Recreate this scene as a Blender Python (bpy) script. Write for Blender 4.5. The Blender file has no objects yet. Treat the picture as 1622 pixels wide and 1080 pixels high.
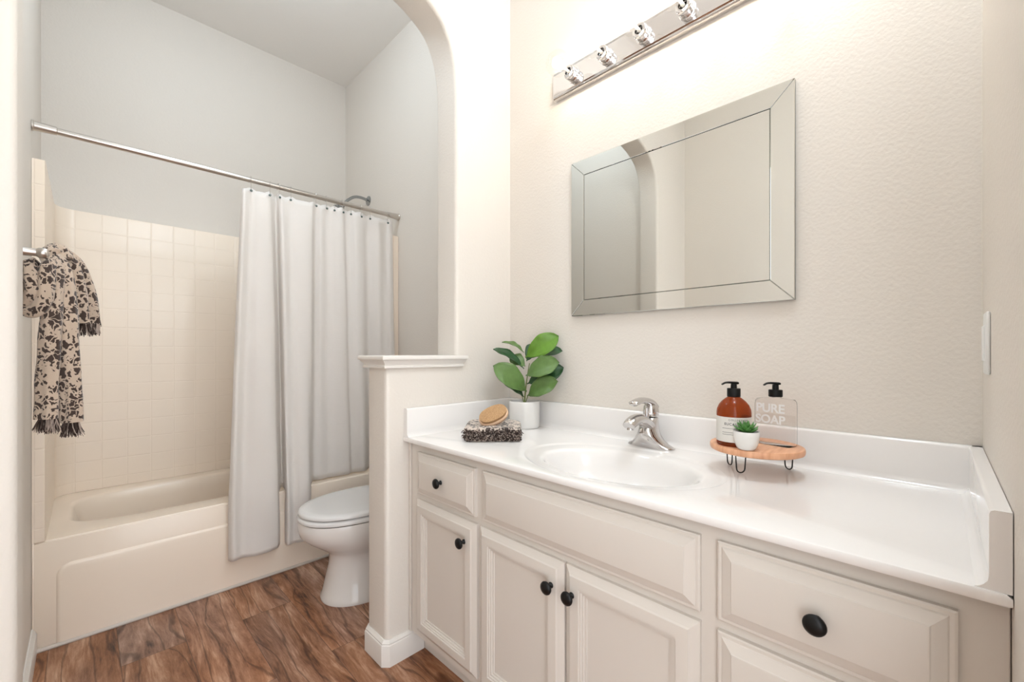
import bpy, bmesh, math, random
from math import sin, cos, pi, sqrt, radians
from mathutils import Vector, Matrix

random.seed(7)
SC = bpy.context.scene
COL = SC.collection

# ------------------------------------------------------------------ camera
F_PX = 676.7
cam_d = bpy.data.cameras.new('camera')
cam_d.sensor_fit = 'HORIZONTAL'
cam_d.sensor_width = 36.0
cam_d.lens = 36.0 * F_PX / 1622.0
cam_d.clip_start = 0.01
cam = bpy.data.objects.new('camera', cam_d)
COL.objects.link(cam)
cam.location = (0, 0, 1.1)
cam.rotation_euler = (radians(90), 0, radians(-45))
SC.camera = cam
cam_d.shift_y = 19.0 / 1622.0

# ------------------------------------------------------------------ view + world
SC.view_settings.view_transform = 'Standard'
SC.view_settings.look = 'None'
SC.view_settings.gamma = 1.0
SC.view_settings.use_curve_mapping = False
SC.view_settings.exposure = 0.65
SC.cycles.transparent_max_bounces = 24

W = bpy.data.worlds.new('world')
SC.world = W
W.use_nodes = True
bgn = W.node_tree.nodes['Background']
bgn.inputs[0].default_value = (0.90, 0.95, 1.0, 1)
bgn.inputs[1].default_value = 2.35          # soft daylight of the room beyond the doorway

def lamp(name, kind, loc, power, color, size=0.1, rot=(0, 0, 0), size_y=None):
    d = bpy.data.lights.new(name, kind)
    d.energy = power
    d.color = color
    if kind == 'AREA':
        d.shape = 'DISK' if size_y is None else 'RECTANGLE'
        d.size = size
        if size_y:
            d.size_y = size_y
    else:
        d.shadow_soft_size = size
    o = bpy.data.objects.new(name, d)
    COL.objects.link(o)
    o.location = loc
    o.rotation_euler = rot
    return o

# ceiling lamp over the toilet and tub; added cool fill for the vanity wall
lamp('alcove_ceiling_lamp', 'POINT', (0.45, 1.90, 2.86), 10.0, (0.72, 0.86, 1.0), 0.07)
lamp('room_fill_lamp', 'POINT', (0.80, 0.15, 2.86), 18.5, (0.74, 0.87, 1.0), 0.09)
BULB_W = 2.15
BULB_COL = (1.0, 0.80, 0.62)

# ------------------------------------------------------------------ materials
def new_mat(name):
    m = bpy.data.materials.new(name)
    m.use_nodes = True
    nt = m.node_tree
    b = nt.nodes['Principled BSDF']
    return m, nt, b

def N(nt, kind, **kw):
    n = nt.nodes.new(kind)
    for k, v in kw.items():
        if k.startswith('i_'):
            n.inputs[k[2:].replace('_', ' ')].default_value = v
        else:
            setattr(n, k, v)
    return n

def L(nt, a, ao, b, bi):
    nt.links.new(a.outputs[ao], b.inputs[bi])

def coords(nt, scale=(1, 1, 1), obj=True):
    g = N(nt, 'ShaderNodeTexCoord')
    m = N(nt, 'ShaderNodeMapping')
    m.inputs['Scale'].default_value = scale
    L(nt, g, 'Object' if obj else 'Generated', m, 'Vector')
    return m

def simple(name, col, rough=0.5, metal=0.0, spec=0.5, bump=None, coat=0.0):
    m, nt, b = new_mat(name)
    b.inputs['Base Color'].default_value = (*col, 1)
    b.inputs['Roughness'].default_value = rough
    b.inputs['Metallic'].default_value = metal
    b.inputs['Specular IOR Level'].default_value = spec
    b.inputs['Coat Weight'].default_value = coat
    if bump:
        sc, st, dist = bump
        c = coords(nt, (sc, sc, sc))
        n = N(nt, 'ShaderNodeTexNoise')
        n.inputs['Scale'].default_value = 1.0
        n.inputs['Detail'].default_value = 3.0
        L(nt, c, 'Vector', n, 'Vector')
        bp = N(nt, 'ShaderNodeBump')
        bp.inputs['Strength'].default_value = st
        bp.inputs['Distance'].default_value = dist
        L(nt, n, 'Fac', bp, 'Height')
        L(nt, bp, 'Normal', b, 'Normal')
    return m

M = {}
M['wall'] = simple('wall_paint', (0.755, 0.70, 0.635), 0.55, bump=(120, 0.26, 0.004), spec=0.35)
M['ceiling'] = simple('ceiling_paint', (0.90, 0.87, 0.83), 0.8, bump=(120, 0.2, 0.003))
M['trim'] = simple('trim_paint', (0.80, 0.76, 0.71), 0.3)
M['cabinet'] = simple('cabinet_paint', (0.69, 0.635, 0.575), 0.36, bump=(300, 0.05, 0.001))
M['counter'] = simple('cultured_marble', (0.845, 0.815, 0.79), 0.12, coat=0.3)
M['porcelain'] = simple('porcelain', (0.80, 0.76, 0.72), 0.08)
M['seat'] = simple('toilet_seat_plastic', (0.80, 0.78, 0.76), 0.22)
M['faucet_chrome'] = simple('polished_chrome_faucet', (0.62, 0.60, 0.59), 0.07, 1.0)
M['shower_chrome'] = simple('grey_chrome', (0.36, 0.38, 0.39), 0.16, 1.0)
M['chrome'] = simple('chrome', (0.74, 0.725, 0.725), 0.06, 1.0)
M['nickel'] = simple('brushed_nickel', (0.60, 0.56, 0.52), 0.28, 1.0)
M['mirror'] = simple('mirror_silver', (0.69, 0.69, 0.66), 0.0, 1.0)
M['mirror_edge'] = simple('mirror_edge_glass', (0.10, 0.13, 0.12), 0.1, 0.3)
M['black'] = simple('black_metal', (0.004, 0.004, 0.004), 0.38, spec=0.3)
M['black_plastic'] = simple('black_plastic', (0.004, 0.004, 0.004), 0.45, spec=0.25)
M['white_plastic'] = simple('white_plastic', (0.82, 0.82, 0.80), 0.3)
M['ceramic_white'] = simple('white_ceramic', (0.80, 0.78, 0.75), 0.25)
M['soil'] = simple('soil', (0.045, 0.03, 0.02), 0.9, bump=(250, 0.8, 0.003))
M['stem'] = simple('plant_stem', (0.16, 0.20, 0.05), 0.5)
M['white_ink'] = simple('white_ink', (0.85, 0.84, 0.82), 0.4)
M['dark_ink'] = simple('dark_ink', (0.06, 0.055, 0.06), 0.5)
M['label'] = simple('paper_label', (0.72, 0.69, 0.64), 0.55)
M['brush_wood'] = simple('pale_beech', (0.68, 0.45, 0.29), 0.45, bump=(200, 0.1, 0.001))
M['caulk'] = simple('caulk', (0.62, 0.55, 0.49), 0.5)

def fiberglass(name, tiles):
    m, nt, b = new_mat(name)
    b.inputs['Base Color'].default_value = (0.93, 0.80, 0.665, 1)
    b.inputs['Roughness'].default_value = 0.34 if tiles else 0.22
    if tiles:
        g = N(nt, 'ShaderNodeTexCoord')
        sp = N(nt, 'ShaderNodeSeparateXYZ')
        L(nt, g, 'Object', sp, 'Vector')
        outs = []
        for ax, off in (('X', 0.0505), ('Y', 0.02), ('Z', 0.045)):
            a = N(nt, 'ShaderNodeMath', operation='ADD'); a.inputs[1].default_value = off + 10 * 0.0975
            L(nt, sp, ax, a, 0)
            d = N(nt, 'ShaderNodeMath', operation='PINGPONG'); d.inputs[1].default_value = 0.0975 / 2
            L(nt, a, 0, d, 0)
            r = N(nt, 'ShaderNodeMapRange', interpolation_type='SMOOTHSTEP')
            r.inputs['From Min'].default_value = 0.0
            r.inputs['From Max'].default_value = 0.0045
            L(nt, d, 0, r, 'Value')
            outs.append(r)
        geo = N(nt, 'ShaderNodeNewGeometry')
        sn = N(nt, 'ShaderNodeSeparateXYZ'); L(nt, geo, 'Normal', sn, 'Vector')
        def masked(o, ax):
            ab = N(nt, 'ShaderNodeMath', operation='ABSOLUTE'); L(nt, sn, ax, ab, 0)
            gt = N(nt, 'ShaderNodeMath', operation='GREATER_THAN'); gt.inputs[1].default_value = 0.6
            L(nt, ab, 0, gt, 0)
            mx = N(nt, 'ShaderNodeMath', operation='MAXIMUM'); L(nt, o, 0, mx, 0); L(nt, gt, 0, mx, 1)
            return mx
        ax_, ay_ = masked(outs[0], 'X'), masked(outs[1], 'Y')
        m1 = N(nt, 'ShaderNodeMath', operation='MINIMUM'); L(nt, ax_, 0, m1, 0); L(nt, ay_, 0, m1, 1)
        m2 = N(nt, 'ShaderNodeMath', operation='MINIMUM'); L(nt, m1, 0, m2, 0); L(nt, outs[2], 0, m2, 1)
        bp = N(nt, 'ShaderNodeBump')
        bp.inputs['Strength'].default_value = 0.55
        bp.inputs['Distance'].default_value = 0.0014
        L(nt, m2, 0, bp, 'Height')
        L(nt, bp, 'Normal', b, 'Normal')
    return m
M['tub'] = fiberglass('tub_acrylic', False)
M['tile'] = fiberglass('moulded_tile_surround', True)

def floor_mat():
    m, nt, b = new_mat('rustic_vinyl_plank')
    c = N(nt, 'ShaderNodeTexCoord')
    sep = N(nt, 'ShaderNodeSeparateXYZ'); L(nt, c, 'Object', sep, 'Vector')
    # plank cells: planks run along Y, 0.18 wide, 1.2 long
    swap = N(nt, 'ShaderNodeCombineXYZ'); L(nt, sep, 'Y', swap, 'X'); L(nt, sep, 'X', swap, 'Y')
    off = N(nt, 'ShaderNodeMapping'); off.inputs['Location'].default_value = (0.37, 0.095, 0); L(nt, swap, 0, off, 'Vector')
    br = N(nt, 'ShaderNodeTexBrick')
    br.offset = 0.37
    br.inputs['Scale'].default_value = 1.0
    br.inputs['Brick Width'].default_value = 1.2
    br.inputs['Row Height'].default_value = 0.185
    br.inputs['Mortar Size'].default_value = 0.0007
    br.inputs['Mortar Smooth'].default_value = 0.2
    br.inputs['Bias'].default_value = 0.0
    br.inputs['Color1'].default_value = (0, 0, 0, 1)
    br.inputs['Color2'].default_value = (1, 1, 1, 1)
    br.inputs['Mortar'].default_value = (0.5, 0.5, 0.5, 1)
    L(nt, off, 0, br, 'Vector')
    # grain coordinates, shifted per plank, stretched along Y and warped
    sc = N(nt, 'ShaderNodeVectorMath', operation='MULTIPLY'); L(nt, c, 'Object', sc, 0); sc.inputs[1].default_value = (1, 0.20, 1)
    sh = N(nt, 'ShaderNodeVectorMath', operation='MULTIPLY_ADD'); L(nt, br, 'Color', sh, 0); sh.inputs[1].default_value = (3.1, 1.7, 5.0); L(nt, sc, 0, sh, 2)
    wn = N(nt, 'ShaderNodeTexNoise'); wn.inputs['Scale'].default_value = 7; wn.inputs['Detail'].default_value = 2
    L(nt, sh, 0, wn, 'Vector')
    wp = N(nt, 'ShaderNodeVectorMath', operation='MULTIPLY_ADD'); L(nt, wn, 'Color', wp, 0); wp.inputs[1].default_value = (0.11, 0.05, 0); L(nt, sh, 0, wp, 2)
    n1 = N(nt, 'ShaderNodeTexNoise'); n1.inputs['Scale'].default_value = 13; n1.inputs['Detail'].default_value = 7; n1.inputs['Roughness'].default_value = 0.62
    L(nt, wp, 0, n1, 'Vector')
    n2 = N(nt, 'ShaderNodeTexNoise'); n2.inputs['Scale'].default_value = 90; n2.inputs['Detail'].default_value = 7; n2.inputs['Roughness'].default_value = 0.72
    st = N(nt, 'ShaderNodeVectorMath', operation='MULTIPLY'); L(nt, wp, 0, st, 0); st.inputs[1].default_value = (1, 0.45, 1)
    L(nt, st, 0, n2, 'Vector')
    wv = N(nt, 'ShaderNodeTexWave', wave_type='BANDS', bands_direction='X')
    wv.inputs['Scale'].default_value = 4.6; wv.inputs['Distortion'].default_value = 11.0
    wv.inputs['Detail'].default_value = 3.0; wv.inputs['Detail Scale'].default_value = 1.5; wv.inputs['Detail Roughness'].default_value = 0.5
    L(nt, wp, 0, wv, 'Vector')
    ramp = N(nt, 'ShaderNodeValToRGB')
    e = ramp.color_ramp.elements
    e[0].position = 0.30; e[0].color = (0.045, 0.018, 0.011, 1)
    e[1].position = 0.76; e[1].color = (0.58, 0.38, 0.27, 1)
    k = ramp.color_ramp.elements.new(0.43); k.color = (0.20, 0.088, 0.047, 1)
    k = ramp.color_ramp.elements.new(0.56); k.color = (0.32, 0.165, 0.10, 1)
    mixn = N(nt, 'ShaderNodeMath', operation='MULTIPLY_ADD'); L(nt, n2, 'Fac', mixn, 0); mixn.inputs[1].default_value = 0.62; L(nt, n1, 'Fac', mixn, 2)
    m3 = N(nt, 'ShaderNodeMath', operation='SUBTRACT'); L(nt, mixn, 0, m3, 0); m3.inputs[1].default_value = 0.30
    L(nt, m3, 0, ramp, 'Fac')
    # dark grain lines
    lr = N(nt, 'ShaderNodeValToRGB')
    q = lr.color_ramp.elements
    q[0].position = 0.0; q[0].color = (0.22, 0.16, 0.13, 1)
    q[1].position = 0.06; q[1].color = (1, 1, 1, 1)
    L(nt, wv, 'Fac', lr, 'Fac')
    mul = N(nt, 'ShaderNodeMix', data_type='RGBA', blend_type='MULTIPLY'); mul.inputs['Factor'].default_value = 0.62
    L(nt, ramp, 'Color', mul, 'A'); L(nt, lr, 'Color', mul, 'B')
    # tint per plank and grey patches
    n3 = N(nt, 'ShaderNodeTexNoise'); n3.inputs['Scale'].default_value = 4.5; n3.inputs['Detail'].default_value = 3
    L(nt, sh, 0, n3, 'Vector')
    gr = N(nt, 'ShaderNodeMapRange'); gr.inputs['From Min'].default_value = 0.45; gr.inputs['From Max'].default_value = 0.7; gr.inputs['To Max'].default_value = 0.55
    L(nt, n3, 'Fac', gr, 'Value')
    grey = N(nt, 'ShaderNodeHueSaturation'); grey.inputs['Saturation'].default_value = 0.55; grey.inputs['Value'].default_value = 0.95
    L(nt, mul, 'Result', grey, 'Color')
    mg = N(nt, 'ShaderNodeMix', data_type='RGBA'); L(nt, gr, 'Result', mg, 'Factor'); L(nt, mul, 'Result', mg, 'A'); L(nt, grey, 'Color', mg, 'B')
    tv = N(nt, 'ShaderNodeMapRange'); tv.inputs['To Min'].default_value = 1.0; tv.inputs['To Max'].default_value = 1.35
    sat = 1.12
    L(nt, br, 'Color', tv, 'Value')
    hv = N(nt, 'ShaderNodeHueSaturation'); L(nt, mg, 'Result', hv, 'Color'); L(nt, tv, 'Result', hv, 'Value'); hv.inputs['Saturation'].default_value = sat
    mm = N(nt, 'ShaderNodeMix', data_type='RGBA'); L(nt, br, 'Fac', mm, 'Factor'); L(nt, hv, 'Color', mm, 'A'); mm.inputs['B'].default_value = (0.05, 0.027, 0.02, 1)
    L(nt, mm, 'Result', b, 'Base Color')
    b.inputs['Roughness'].default_value = 0.42
    bp = N(nt, 'ShaderNodeBump'); bp.inputs['Strength'].default_value = 0.35; bp.inputs['Distance'].default_value = 0.002
    L(nt, n2, 'Fac', bp, 'Height'); L(nt, bp, 'Normal', b, 'Normal')
    return m
M['floor'] = floor_mat()

def towel_mat(name, scale, cream=(0.58, 0.46, 0.37), dark=(0.055, 0.036, 0.030)):
    m, nt, b = new_mat(name)
    c = coords(nt, (scale, scale, scale * 0.8))
    wn = N(nt, 'ShaderNodeTexNoise'); wn.inputs['Scale'].default_value = 0.9; wn.inputs['Detail'].default_value = 2
    L(nt, c, 'Vector', wn, 'Vector')
    wp = N(nt, 'ShaderNodeVectorMath', operation='MULTIPLY_ADD'); L(nt, wn, 'Color', wp, 0); wp.inputs[1].default_value = (2.2, 2.2, 2.2); L(nt, c, 'Vector', wp, 2)
    v = N(nt, 'ShaderNodeTexVoronoi', feature='DISTANCE_TO_EDGE'); v.inputs['Scale'].default_value = 1.0
    L(nt, wp, 0, v, 'Vector')
    v2 = N(nt, 'ShaderNodeTexVoronoi', feature='F1'); v2.inputs['Scale'].default_value = 0.42
    L(nt, wp, 0, v2, 'Vector')
    a = N(nt, 'ShaderNodeMath', operation='MULTIPLY_ADD'); L(nt, v2, 'Distance', a, 0); a.inputs[1].default_value = 0.28; L(nt, v, 'Distance', a, 2)
    r = N(nt, 'ShaderNodeMapRange', interpolation_type='SMOOTHSTEP')
    r.inputs['From Min'].default_value = 0.270; r.inputs['From Max'].default_value = 0.305
    L(nt, a, 0, r, 'Value')
    mx = N(nt, 'ShaderNodeMix', data_type='RGBA'); L(nt, r, 'Result', mx, 'Factor')
    mx.inputs['A'].default_value = (*cream, 1); mx.inputs['B'].default_value = (*dark, 1)
    L(nt, mx, 'Result', b, 'Base Color')
    b.inputs['Roughness'].default_value = 0.9
    b.inputs['Sheen Weight'].default_value = 0.3
    f = N(nt, 'ShaderNodeTexNoise'); f.inputs['Scale'].default_value = 900 / scale; f.inputs['Detail'].default_value = 2
    L(nt, c, 'Vector', f, 'Vector')
    s = N(nt, 'ShaderNodeMath', operation='MULTIPLY_ADD'); L(nt, r, 'Result', s, 0); s.inputs[1].default_value = -0.9; L(nt, f, 'Fac', s, 2)
    bp = N(nt, 'ShaderNodeBump'); bp.inputs['Strength'].default_value = 0.6; bp.inputs['Distance'].default_value = 0.0022
    L(nt, s, 0, bp, 'Height'); L(nt, bp, 'Normal', b, 'Normal')
    return m
M['towel'] = towel_mat('patterned_towel', 64, (0.55, 0.425, 0.325), (0.05, 0.029, 0.021))
M['towel_folded'] = towel_mat('patterned_towel_folded', 48, (0.66, 0.56, 0.48), (0.05, 0.034, 0.028))
M['fringe_dark'] = simple('dark_fringe', (0.06, 0.038, 0.031), 0.95)
M['fringe_light'] = simple('pale_fringe', (0.42, 0.33, 0.28), 0.95)

def curtain_mat():
    m, nt, b = new_mat('woven_white_cloth')
    b.inputs['Base Color'].default_value = (0.96, 0.92, 0.88, 1)
    b.inputs['Roughness'].default_value = 0.85
    b.inputs['Sheen Weight'].default_value = 0.15
    c = coords(nt, (14, 14, 230))
    n = N(nt, 'ShaderNodeTexNoise'); n.inputs['Scale'].default_value = 1; n.inputs['Detail'].default_value = 4
    L(nt, c, 'Vector', n, 'Vector')
    c2 = coords(nt, (9, 9, 12))
    n2 = N(nt, 'ShaderNodeTexNoise'); n2.inputs['Scale'].default_value = 1; n2.inputs['Detail'].default_value = 3
    L(nt, c2, 'Vector', n2, 'Vector')
    s = N(nt, 'ShaderNodeMath', operation='MULTIPLY_ADD'); L(nt, n2, 'Fac', s, 0); s.inputs[1].default_value = 1.0; L(nt, n, 'Fac', s, 2)
    bp = N(nt, 'ShaderNodeBump'); bp.inputs['Strength'].default_value = 0.45; bp.inputs['Distance'].default_value = 0.003
    L(nt, s, 0, bp, 'Height'); L(nt, bp, 'Normal', b, 'Normal')
    tr = N(nt, 'ShaderNodeBsdfTranslucent'); tr.inputs['Color'].default_value = (0.93, 0.89, 0.85, 1)
    ms = N(nt, 'ShaderNodeMixShader'); ms.inputs['Fac'].default_value = 0.35
    out = nt.nodes['Material Output']
    L(nt, b, 0, ms, 1); L(nt, tr, 0, ms, 2); L(nt, ms, 0, out, 'Surface')
    return m
M['curtain'] = curtain_mat()

def wood_mat():
    m, nt, b = new_mat('acacia_tray_wood')
    c = coords(nt, (12, 90, 12))
    n = N(nt, 'ShaderNodeTexNoise'); n.inputs['Scale'].default_value = 1; n.inputs['Detail'].default_value = 5
    L(nt, c, 'Vector', n, 'Vector')
    r = N(nt, 'ShaderNodeValToRGB')
    r.color_ramp.elements[0].position = 0.3; r.color_ramp.elements[0].color = (0.66, 0.31, 0.17, 1)
    r.color_ramp.elements[1].position = 0.7; r.color_ramp.elements[1].color = (0.88, 0.50, 0.30, 1)
    L(nt, n, 'Fac', r, 'Fac'); L(nt, r, 'Color', b, 'Base Color')
    b.inputs['Roughness'].default_value = 0.4
    return m
M['tray'] = wood_mat()

def bristle_mat():
    m, nt, b = new_mat('tan_bristle')
    c = coords(nt, (500, 500, 500))
    n = N(nt, 'ShaderNodeTexNoise'); n.inputs['Scale'].default_value = 1; n.inputs['Detail'].default_value = 4
    L(nt, c, 'Vector', n, 'Vector')
    r = N(nt, 'ShaderNodeValToRGB')
    r.color_ramp.elements[0].position = 0.3; r.color_ramp.elements[0].color = (0.33, 0.17, 0.07, 1)
    r.color_ramp.elements[1].position = 0.7; r.color_ramp.elements[1].color = (0.66, 0.42, 0.22, 1)
    L(nt, n, 'Fac', r, 'Fac'); L(nt, r, 'Color', b, 'Base Color')
    b.inputs['Roughness'].default_value = 0.9
    bp = N(nt, 'ShaderNodeBump'); bp.inputs['Strength'].default_value = 0.8; bp.inputs['Distance'].default_value = 0.003
    L(nt, n, 'Fac', bp, 'Height'); L(nt, bp, 'Normal', b, 'Normal')
    return m
M['bristle'] = bristle_mat()

def leaf_mat(name, top, under):
    m, nt, b = new_mat(name)
    c = coords(nt, (60, 60, 60))
    n = N(nt, 'ShaderNodeTexNoise'); n.inputs['Scale'].default_value = 1; n.inputs['Detail'].default_value = 3
    L(nt, c, 'Vector', n, 'Vector')
    g = N(nt, 'ShaderNodeNewGeometry')
    mx = N(nt, 'ShaderNodeMix', data_type='RGBA'); L(nt, g, 'Backfacing', mx, 'Factor')
    mx.inputs['A'].default_value = (*top, 1); mx.inputs['B'].default_value = (*under, 1)
    mr = N(nt, 'ShaderNodeMapRange'); mr.inputs['To Min'].default_value = 0.75; mr.inputs['To Max'].default_value = 1.25
    L(nt, n, 'Fac', mr, 'Value')
    hv = N(nt, 'ShaderNodeHueSaturation'); L(nt, mx, 'Result', hv, 'Color'); L(nt, mr, 'Result', hv, 'Value')
    L(nt, hv, 'Color', b, 'Base Color')
    b.inputs['Roughness'].default_value = 0.38
    return m
M['leaf_light'] = leaf_mat('young_leaf', (0.125, 0.27, 0.025), (0.20, 0.30, 0.10))
M['leaf_mid'] = leaf_mat('mid_leaf', (0.115, 0.205, 0.055), (0.19, 0.26, 0.11))
M['leaf_dark'] = leaf_mat('dark_leaf', (0.022, 0.075, 0.022), (0.08, 0.15, 0.05))
M['succulent'] = leaf_mat('succulent_leaf', (0.085, 0.24, 0.055), (0.085, 0.24, 0.055))

def thin_glass(name, tint, fac=0.12, rough=0.02, flat=None):
    m, nt, b = new_mat(name)
    t = N(nt, 'ShaderNodeBsdfTransparent'); t.inputs['Color'].default_value = (*tint, 1)
    g = N(nt, 'ShaderNodeBsdfGlossy'); g.inputs['Roughness'].default_value = rough
    lw = N(nt, 'ShaderNodeLayerWeight'); lw.inputs['Blend'].default_value = fac
    ms = N(nt, 'ShaderNodeMixShader')
    if flat is None:
        L(nt, lw, 'Fresnel', ms, 'Fac')
    else:
        ms.inputs['Fac'].default_value = flat
    L(nt, t, 0, ms, 1); L(nt, g, 0, ms, 2)
    L(nt, ms, 0, nt.nodes['Material Output'], 'Surface')
    return m
M['bulb_glass'] = thin_glass('clear_bulb_glass', (0.985, 0.98, 0.97), 0.0, flat=0.05)
M['clear_bottle'] = thin_glass('clear_bottle_plastic', (0.985, 0.975, 0.97), 0.08, 0.05)
M['clear_liquid'] = thin_glass('clear_soap_liquid', (0.975, 0.965, 0.96), 0.0, 0.05, 0.03)

def amber_mat():
    m, nt, b = new_mat('amber_bottle')
    b.inputs['Base Color'].default_value = (0.27, 0.058, 0.012, 1)
    b.inputs['Roughness'].default_value = 0.08
    t = N(nt, 'ShaderNodeBsdfTransparent'); t.inputs['Color'].default_value = (0.74, 0.26, 0.07, 1)
    ms = N(nt, 'ShaderNodeMixShader'); ms.inputs['Fac'].default_value = 0.55
    L(nt, b, 0, ms, 1); L(nt, t, 0, ms, 2)
    L(nt, ms, 0, nt.nodes['Material Output'], 'Surface')
    return m
M['amber'] = amber_mat()

def emit(name, col, st):
    m, nt, b = new_mat(name)
    e = N(nt, 'ShaderNodeEmission'); e.inputs['Color'].default_value = (*col, 1); e.inputs['Strength'].default_value = st
    L(nt, e, 0, nt.nodes['Material Output'], 'Surface')
    return m
M['filament'] = emit('glowing_filament', (1.0, 0.90, 0.76), 30)
M['dome'] = emit('lit_dome', (0.9, 0.95, 1.0), 6)

# ------------------------------------------------------------------ geometry helpers
ORG = {}     # world origin of every empty

class G:
    def __init__(s):
        s.bm = bmesh.new()

    def add(s, verts, faces):
        vs = [s.bm.verts.new(v) for v in verts]
        for f in faces:
            try:
                s.bm.faces.new([vs[i] for i in f])
            except ValueError:
                pass
        return vs

    def box(s, x0, x1, y0, y1, z0, z1, bev=0.0, seg=2):
        b = bmesh.new()
        vs = [b.verts.new((x, y, z)) for x in (x0, x1) for y in (y0, y1) for z in (z0, z1)]
        for f in ((0, 1, 3, 2), (4, 6, 7, 5), (0, 4, 5, 1), (2, 3, 7, 6), (0, 2, 6, 4), (1, 5, 7, 3)):
            b.faces.new([vs[i] for i in f])
        bmesh.ops.recalc_face_normals(b, faces=b.faces[:])
        if bev > 0:
            bmesh.ops.bevel(b, geom=b.edges[:], offset=bev, segments=seg, affect='EDGES', profile=0.5)
        s.merge(b)
        return s

    def merge(s, b, mat=None):
        mp = {}
        for v in b.verts:
            mp[v] = s.bm.verts.new(mat @ v.co if mat is not None else v.co)
        for f in b.faces:
            try:
                s.bm.faces.new([mp[v] for v in f.verts])
            except ValueError:
                pass
        b.free()

    def loft(s, rings, cap0=True, cap1=True, closed=True):
        """rings: lists of equal length of points"""
        rv = [[s.bm.verts.new(p) for p in r] for r in rings]
        n = len(rings[0])
        for a, b in zip(rv[:-1], rv[1:]):
            for i in range(n if closed else n - 1):
                j = (i + 1) % n
                try:
                    s.bm.faces.new((a[i], a[j], b[j], b[i]))
                except ValueError:
                    pass
        if closed and cap0:
            s.bm.faces.new(rv[0][::-1])
        if closed and cap1:
            s.bm.faces.new(rv[-1])
        return s

    def lathe(s, prof, c=(0, 0, 0), seg=32, axis='z', cap0=True, cap1=True):
        rings = []
        for r, h in prof:
            ring = []
            for i in range(seg):
                a = 2 * pi * i / seg
                if axis == 'z':
                    p = (c[0] + r * cos(a), c[1] + r * sin(a), c[2] + h)
                elif axis == '-x':
                    p = (c[0] - h, c[1] + r * cos(a), c[2] + r * sin(a))
                elif axis == 'y':
                    p = (c[0] + r * cos(a), c[1] + h, c[2] + r * sin(a))
                ring.append(p)
            rings.append(ring)
        s.loft(rings, cap0, cap1)
        return s

    def tube(s, pts, rad, seg=10, closed=False, flat=None, cap=True):
        """pts: path; rad: number or list; flat=(sx, sy): scales the section"""
        pts = [Vector(p) for p in pts]
        n = len(pts)
        if not isinstance(rad, (list, tuple)):
            rad = [rad] * n
        up = None
        rings = []
        for i in range(n):
            if closed:
                t = pts[(i + 1) % n] - pts[i - 1]
            else:
                t = pts[min(i + 1, n - 1)] - pts[max(i - 1, 0)]
            if t.length < 1e-9:
                t = Vector((0, 0, 1))
            t.normalize()
            if up is None:
                up = Vector((0, 0, 1)) if abs(t.z) < 0.9 else Vector((1, 0, 0))
            u = (up - t * up.dot(t))
            u.normalize()
            up = u
            w = t.cross(u)
            fx, fy = flat or (1, 1)
            rings.append([pts[i] + (u * cos(2 * pi * k / seg) * fx + w * sin(2 * pi * k / seg) * fy) * rad[i] for k in range(seg)])
        if closed:
            rings.append(rings[0])
            s.loft(rings, False, False)
        else:
            s.loft(rings, cap, cap)
        return s

    def build(s, name, mat, parent=None, smooth=35, weld=True, loc=None, rot=None):
        if weld:
            bmesh.ops.remove_doubles(s.bm, verts=s.bm.verts[:], dist=1e-6)
        bmesh.ops.recalc_face_normals(s.bm, faces=s.bm.faces[:])
        return s.link(name, mat, parent, smooth, loc, rot)

    def link(s, name, mat, parent=None, smooth=35, loc=None, rot=None):
        me = bpy.data.meshes.new(name)
        s.bm.to_mesh(me)
        s.bm.free()
        o = bpy.data.objects.new(name, me)
        COL.objects.link(o)
        me.materials.append(mat)
        if parent is not None:
            o.parent = parent
        off = ORG.get(parent.name if parent is not None else None, Vector((0, 0, 0)))
        if loc is None:
            if parent is None and smooth != 'raw':
                # the origin sits at the foot of the mesh
                xs = [v.co for v in me.vertices]
                base = Vector((sum(v.x for v in xs) / len(xs), sum(v.y for v in xs) / len(xs), min(v.z for v in xs)))
            else:
                base = Vector((0, 0, 0))
            if parent is None and base.length > 0 and not name.startswith(('wall', 'floor', 'ceiling')):
                me.transform(Matrix.Translation(-base))
                o.location = base
                ORG[o.name] = base.copy()
            else:
                me.transform(Matrix.Translation(-off))
                ORG[o.name] = off.copy()
        else:
            o.location = loc
            ORG[o.name] = Vector((0, 0, 0))
        if rot:
            o.rotation_euler = rot
        if smooth:
            for p in me.polygons:
                p.use_smooth = True
            if smooth != 'raw' and smooth < 180:
                me.set_sharp_from_angle(angle=radians(smooth))
        return o

def tag(o, label=None, cat=None, group=None, kind=None):
    if label: o['label'] = label
    if cat: o['category'] = cat
    if group: o['group'] = group
    if kind: o['kind'] = kind
    return o

def struct(o):
    o['kind'] = 'structure'
    return o

def thing(name, label, cat, loc, group=None):
    o = bpy.data.objects.new(name, None)
    COL.objects.link(o)
    o.empty_display_size = 0.05
    o.location = loc
    ORG[o.name] = Vector(loc)
    return tag(o, label, cat, group)

def catmull(P, k):
    """smooth a list of tuples, k subdivisions"""
    P = [tuple(p) for p in P]
    out = []
    n = len(P)
    for i in range(n - 1):
        p0, p1, p2, p3 = P[max(i - 1, 0)], P[i], P[i + 1], P[min(i + 2, n - 1)]
        for j in range(k):
            t = j / k
            out.append(tuple(0.5 * ((2 * b) + (-a + c) * t + (2 * a - 5 * b + 4 * c - d) * t * t + (-a + 3 * b - 3 * c + d) * t ** 3)
                             for a, b, c, d in zip(p0, p1, p2, p3)))
    out.append(P[-1])
    return out

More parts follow.
